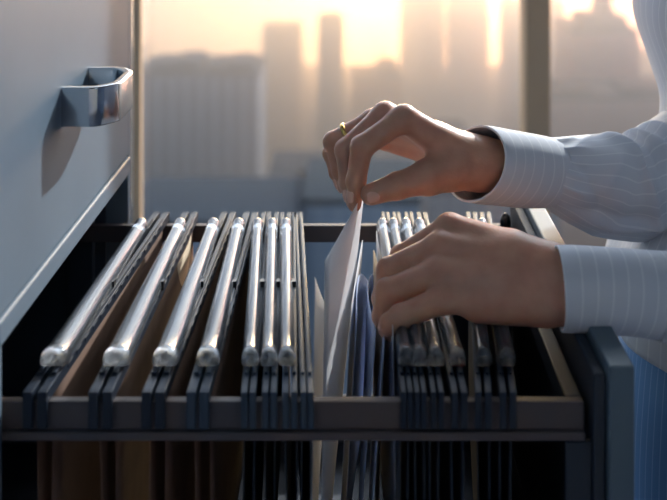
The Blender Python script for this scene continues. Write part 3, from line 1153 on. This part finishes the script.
# trousers, shoes, hair, eyes, mouth: all outside or at the edge of the photo's frame
rings = []
for z, xf, xb_, wy in catmull([(0.99, 0.315, 0.500, 0.148), (0.90, 0.284, 0.522, 0.168), (0.80, 0.272, 0.536, 0.182), (0.70, 0.270, 0.542, 0.188), (0.58, 0.276, 0.536, 0.184), (0.47, 0.286, 0.528, 0.176)], 6):
    th = np.arange(NS) * 2 * PI / NS
    cx, rx = (xf + xb_) / 2, (xb_ - xf) / 2
    wob = 0.003 * max(0, (0.9 - z)) / 0.4 * np.sin(th * 9 + z * 3)
    rings.append(np.stack([cx + (rx + wob) * np.cos(th), by + (wy + wob) * np.sin(th), np.full(NS, z)], 1))
v, f, u = loft(rings, NS)
sk = mesh_obj('skirt', v, f, M['skirt'], person, True, u)
solidify(sk, 0.0016, -1)
tag(sk, 'blue pinstriped skirt')
for sy in (-1, 1):
    GG, oo = grid((0.20, by + sy * 0.095 - 0.06, 0.0), (0.49, by + sy * 0.095 + 0.06, 0.12), 0.004)
    dd = smin(ell_dist(*GG, (0.31, by + sy * 0.098, 0.025), (0.085, 0.040, 0.045)), ell_dist(*GG, (0.41, by + sy * 0.093, 0.045), (0.06, 0.038, 0.06)), 0.03)
    dd = np.maximum(dd, 0.004 - GG[2])
    v, f = surface_nets(dd, oo, 0.004)
    mesh_obj('shoe', relax(v, f, 1), f, M['shoe'], person)
GG, oo = grid((hc.x - 0.14, by - 0.12, 1.36), (hc.x + 0.16, by + 0.12, 1.68), 0.005)
dd = ell_dist(*GG, (hc.x + 0.022, by, 1.550), (0.103, 0.086, 0.108))
dd = smin(dd, ell_dist(*GG, (hc.x + 0.085, by, 1.47), (0.04, 0.06, 0.09)), 0.03)
face = ell_dist(*GG, (hc.x - 0.095, by, 1.50), (0.075, 0.070, 0.095))
dd = np.maximum(dd, -face)
dd = np.maximum(dd, -(ell_dist(*GG, (hc.x + 0.012, by, 1.545), (0.090, 0.071, 0.095))))
for sy in (-1, 1):
    dd = np.maximum(dd, -ell_dist(*GG, (hc.x + 0.010, by + sy * 0.095, 1.512), (0.026, 0.030, 0.034)))
v, f = surface_nets(dd, oo, 0.005)
mesh_obj('hair', relax(v, f, 2), f, M['hair'], person)
for sy in (-1, 1):
    bm = bmesh.new()
    bmesh.ops.create_uvsphere(bm, u_segments=16, v_segments=10, radius=0.0112)
    bmesh.ops.translate(bm, vec=(hc.x - 0.0680, by + sy * 0.031, 1.527), verts=bm.verts)
    ey = bm_obj('eye', bm, M['eye'], person, True)
    bm = bmesh.new()
    bmesh.ops.create_uvsphere(bm, u_segments=16, v_segments=10, radius=0.0056)
    bmesh.ops.scale(bm, vec=(0.4, 1, 1), verts=bm.verts)
    bmesh.ops.translate(bm, vec=(hc.x - 0.0778, by + sy * 0.031, 1.5255), verts=bm.verts)
    bm_obj('iris', bm, M['iris'], ey, True)

# ------------------------------------------------------------------ the city beyond the glass
GZ = -265.0


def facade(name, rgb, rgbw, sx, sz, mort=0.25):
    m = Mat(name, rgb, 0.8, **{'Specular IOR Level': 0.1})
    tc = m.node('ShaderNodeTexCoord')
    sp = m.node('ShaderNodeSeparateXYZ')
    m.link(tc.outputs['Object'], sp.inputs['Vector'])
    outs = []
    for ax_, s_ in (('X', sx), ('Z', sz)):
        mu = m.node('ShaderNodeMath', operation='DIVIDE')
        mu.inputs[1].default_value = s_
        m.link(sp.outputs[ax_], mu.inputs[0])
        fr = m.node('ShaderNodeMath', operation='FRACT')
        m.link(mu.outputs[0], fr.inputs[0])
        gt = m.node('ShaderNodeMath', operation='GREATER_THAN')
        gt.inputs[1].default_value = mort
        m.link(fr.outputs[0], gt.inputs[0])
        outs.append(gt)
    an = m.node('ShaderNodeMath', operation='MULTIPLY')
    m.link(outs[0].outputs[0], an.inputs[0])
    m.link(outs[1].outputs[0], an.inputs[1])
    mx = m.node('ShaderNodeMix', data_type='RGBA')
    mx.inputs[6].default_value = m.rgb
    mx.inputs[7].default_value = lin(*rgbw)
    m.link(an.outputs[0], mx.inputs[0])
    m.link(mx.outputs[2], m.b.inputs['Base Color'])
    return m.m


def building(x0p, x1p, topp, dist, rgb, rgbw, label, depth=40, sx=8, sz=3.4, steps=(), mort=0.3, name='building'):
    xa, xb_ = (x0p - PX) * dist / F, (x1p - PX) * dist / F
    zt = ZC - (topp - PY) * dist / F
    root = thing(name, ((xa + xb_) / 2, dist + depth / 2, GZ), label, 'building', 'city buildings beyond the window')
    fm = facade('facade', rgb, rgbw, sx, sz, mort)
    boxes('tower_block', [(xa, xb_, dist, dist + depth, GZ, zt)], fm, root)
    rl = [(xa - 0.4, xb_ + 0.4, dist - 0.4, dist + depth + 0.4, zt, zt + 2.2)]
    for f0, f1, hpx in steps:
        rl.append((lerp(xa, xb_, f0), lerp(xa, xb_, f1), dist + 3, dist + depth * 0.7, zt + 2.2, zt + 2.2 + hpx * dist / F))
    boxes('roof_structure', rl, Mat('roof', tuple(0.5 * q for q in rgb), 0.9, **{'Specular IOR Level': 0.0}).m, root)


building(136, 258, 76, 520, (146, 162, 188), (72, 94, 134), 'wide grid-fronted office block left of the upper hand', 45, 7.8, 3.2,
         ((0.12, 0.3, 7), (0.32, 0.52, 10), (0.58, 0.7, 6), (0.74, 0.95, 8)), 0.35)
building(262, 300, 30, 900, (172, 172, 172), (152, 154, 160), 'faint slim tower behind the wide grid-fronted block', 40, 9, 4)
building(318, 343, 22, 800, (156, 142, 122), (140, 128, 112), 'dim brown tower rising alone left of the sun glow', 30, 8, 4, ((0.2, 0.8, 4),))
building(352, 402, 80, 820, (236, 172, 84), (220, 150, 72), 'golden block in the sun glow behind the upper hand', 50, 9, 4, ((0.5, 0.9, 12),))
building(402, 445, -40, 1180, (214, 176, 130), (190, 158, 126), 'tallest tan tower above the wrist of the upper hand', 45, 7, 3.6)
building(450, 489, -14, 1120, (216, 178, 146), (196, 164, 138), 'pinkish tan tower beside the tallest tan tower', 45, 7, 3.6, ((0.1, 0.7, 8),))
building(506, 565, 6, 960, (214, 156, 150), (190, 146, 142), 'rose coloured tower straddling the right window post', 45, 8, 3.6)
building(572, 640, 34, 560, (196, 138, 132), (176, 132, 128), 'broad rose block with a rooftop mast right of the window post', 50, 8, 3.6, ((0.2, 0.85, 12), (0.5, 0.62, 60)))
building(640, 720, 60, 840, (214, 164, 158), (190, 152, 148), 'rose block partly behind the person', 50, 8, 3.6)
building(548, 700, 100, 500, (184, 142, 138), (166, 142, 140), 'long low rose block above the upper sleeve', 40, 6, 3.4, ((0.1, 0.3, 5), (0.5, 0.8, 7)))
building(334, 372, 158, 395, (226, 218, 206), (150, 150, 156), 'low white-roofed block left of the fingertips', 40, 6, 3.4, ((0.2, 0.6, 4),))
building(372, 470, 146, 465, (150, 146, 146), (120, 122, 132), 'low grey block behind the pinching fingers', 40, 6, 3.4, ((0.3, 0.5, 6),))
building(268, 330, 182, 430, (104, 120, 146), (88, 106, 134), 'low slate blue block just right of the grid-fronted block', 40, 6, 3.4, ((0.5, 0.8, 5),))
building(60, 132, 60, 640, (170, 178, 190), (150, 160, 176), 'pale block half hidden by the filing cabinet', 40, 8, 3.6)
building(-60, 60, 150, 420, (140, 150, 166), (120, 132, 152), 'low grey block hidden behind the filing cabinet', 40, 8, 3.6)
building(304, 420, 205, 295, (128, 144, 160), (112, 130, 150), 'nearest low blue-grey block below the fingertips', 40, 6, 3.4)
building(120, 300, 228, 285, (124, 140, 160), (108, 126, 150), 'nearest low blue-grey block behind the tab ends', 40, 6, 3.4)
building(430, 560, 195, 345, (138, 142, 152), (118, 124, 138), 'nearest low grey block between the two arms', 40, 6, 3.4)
structure('ground', [(-900, 900, 40, 1300, GZ - 2, GZ)], Mat('city_ground', (120, 126, 138), 0.9).mottle(0.02, (96, 104, 120)).m)

# city haze: a layer of lit air below the level of the window
hz = boxes('haze', [(-1200, 1200, 270, 1400, GZ + 0.5, -6)], None)
hm = bpy.data.materials.new('city_haze')
hm.use_nodes = True
nt = hm.node_tree
nt.nodes.clear()
out = nt.nodes.new('ShaderNodeOutputMaterial')
add = nt.nodes.new('ShaderNodeAddShader')
for i, (dens, g, hue) in enumerate(((0.0014, 0.45, (0.44, 0.70, 1.0, 1)), (0.0022, 0.90, (1, 1, 1, 1)))):
    vsn = nt.nodes.new('ShaderNodeVolumeScatter')
    vsn.inputs['Color'].default_value = hue
    vsn.inputs['Density'].default_value = dens
    vsn.inputs['Anisotropy'].default_value = g
    nt.links.new(vsn.outputs[0], add.inputs[i])
nt.links.new(add.outputs[0], out.inputs['Volume'])
hz.data.materials.clear()
hz.data.materials.append(hm)
tag(hz, 'bright haze hanging over the city outside the window', 'haze', None, 'stuff')

# ------------------------------------------------------------------ light
wd = bpy.data.worlds.new('hazy_sky')
scene.world = wd
wd.use_nodes = True
nt = wd.node_tree
nt.nodes.clear()
out = nt.nodes.new('ShaderNodeOutputWorld')
bg = nt.nodes.new('ShaderNodeBackground')
tc = nt.nodes.new('ShaderNodeTexCoord')
nm = nt.nodes.new('ShaderNodeVectorMath')
nm.operation = 'NORMALIZE'
nt.links.new(tc.outputs['Generated'], nm.inputs[0])


def wmath(op, a, b=None, clamp=False):
    n = nt.nodes.new('ShaderNodeMath')
    n.operation = op
    n.use_clamp = clamp
    for i, q in enumerate((a, b)):
        if q is None:
            continue
        if isinstance(q, (int, float)):
            n.inputs[i].default_value = q
        else:
            nt.links.new(q, n.inputs[i])
    return n.outputs[0]


def wdot(v):
    n = nt.nodes.new('ShaderNodeVectorMath')
    n.operation = 'DOT_PRODUCT'
    nt.links.new(nm.outputs[0], n.inputs[0])
    n.inputs[1].default_value = Vector(v).normalized()
    return n.outputs['Value']


def wscale(col, fac):
    n = nt.nodes.new('ShaderNodeVectorMath')
    n.operation = 'SCALE'
    n.inputs[0].default_value = col
    nt.links.new(fac, n.inputs['Scale'])
    return n.outputs[0]


def wadd(a, b):
    n = nt.nodes.new('ShaderNodeVectorMath')
    n.operation = 'ADD'
    nt.links.new(a, n.inputs[0])
    nt.links.new(b, n.inputs[1])
    return n.outputs[0]




SKY_FRONT, SKY_BACK, GLOW, PINK, HIGH = 5.0, 1.2, 88.0, 22.0, 4.8


def wramp(fac, stops):
    n = nt.nodes.new('ShaderNodeValToRGB')
    el = n.color_ramp.elements
    while len(el) < len(stops):
        el.new(0.5)
    for e, (p, c) in zip(el, stops):
        e.position = p
        e.color = (*c, 1)
    nt.links.new(fac, n.inputs['Fac'])
    return n.outputs['Color']


def wmulv(vec, fac):
    n = nt.nodes.new('ShaderNodeVectorMath')
    n.operation = 'SCALE'
    nt.links.new(vec, n.inputs[0])
    nt.links.new(fac, n.inputs['Scale'])
    return n.outputs[0]


sep = nt.nodes.new('ShaderNodeSeparateXYZ')
nt.links.new(nm.outputs[0], sep.inputs[0])
elev = wmath('MULTIPLY', wmath('ADD', sep.outputs['Z'], 1.0), 0.5)
front = wmath('MULTIPLY', wmath('ADD', wdot((0, 1, 0)), 1.0), 0.5)
# hazy daylight: blue-grey low over the city, cream near the horizon, blue-white above
dome = wramp(elev, ((0.28, (0.10, 0.17, 0.30)), (0.36, (0.34, 0.40, 0.50)), (0.42, (0.70, 0.76, 0.84)), (0.48, (0.90, 0.93, 0.96)), (0.53, (0.36, 0.38, 0.42)), (0.60, (0.20, 0.24, 0.31)), (1.0, (0.17, 0.22, 0.32))))
base = wmulv(dome, wmath('ADD', wmath('MULTIPLY', wmath('POWER', front, 3.0), SKY_FRONT), SKY_BACK))


def lobe(v, power, amount, col):
    return wscale(col, wmath('MULTIPLY', wmath('POWER', wmath('MAXIMUM', wdot(v), 0.0), power), amount))


tot = wadd(base, lobe((88, 950, 4), 100.0, GLOW, (1.0, 0.70, 0.30)))
tot = wadd(tot, lobe((290, 950, -140), 40.0, PINK, (1.0, 0.44, 0.42)))
tot = wadd(tot, lobe((0.30, 0.72, 0.62), 8.0, HIGH, (0.92, 0.96, 1.0)))
nt.links.new(tot, bg.inputs['Color'])
bg.inputs['Strength'].default_value = 1.0
nt.links.new(bg.outputs[0], out.inputs['Surface'])
try:
    wd.cycles.sampling_method = 'AUTOMATIC'
except Exception:
    pass


def lamp(kind, name, loc, energy, color, **kw):
    l = bpy.data.lights.new(name, kind)
    l.energy = energy
    l.color = color
    for k, v_ in kw.items():
        setattr(l, k, v_)
    o = bpy.data.objects.new(name, l)
    COL.objects.link(o)
    o.location = loc
    return o


FILL_GLOW = 3.2
SUN = Vector((0.48, 0.75, 0.46)).normalized()
sun = lamp('SUN', 'sun', (3, 4, 4), 5.0, (1.0, 0.98, 0.95), angle=math.radians(1.2))
sun.rotation_euler = SUN.to_track_quat('Z', 'Y').to_euler()

# unseen fill panels added to brighten the room, behind and above the camera
for lx in (-0.9, 0.9):
    t = thing('fill_panel', (lx, -0.7, ZT - 0.03), 'added square fill light panel over the %s side of the room' % ('cabinet' if lx < 0 else 'person'), 'added fill light', 'added fill panels')
    boxes('fill_frame', [(lx - 0.31, lx + 0.31, -1.01, -0.39, ZT - 0.03, ZT - 0.001)], M['chrome'], t, 0.002)
    lm = Mat('fill_glow_face', (240, 244, 250), 0.6)
    lm.b.inputs['Emission Color'].default_value = (0.52, 0.76, 1.0, 1)
    lm.b.inputs['Emission Strength'].default_value = FILL_GLOW
    boxes('fill_face', [(lx - 0.28, lx + 0.28, -0.98, -0.42, ZT - 0.034, ZT - 0.0305)], lm.m, t)
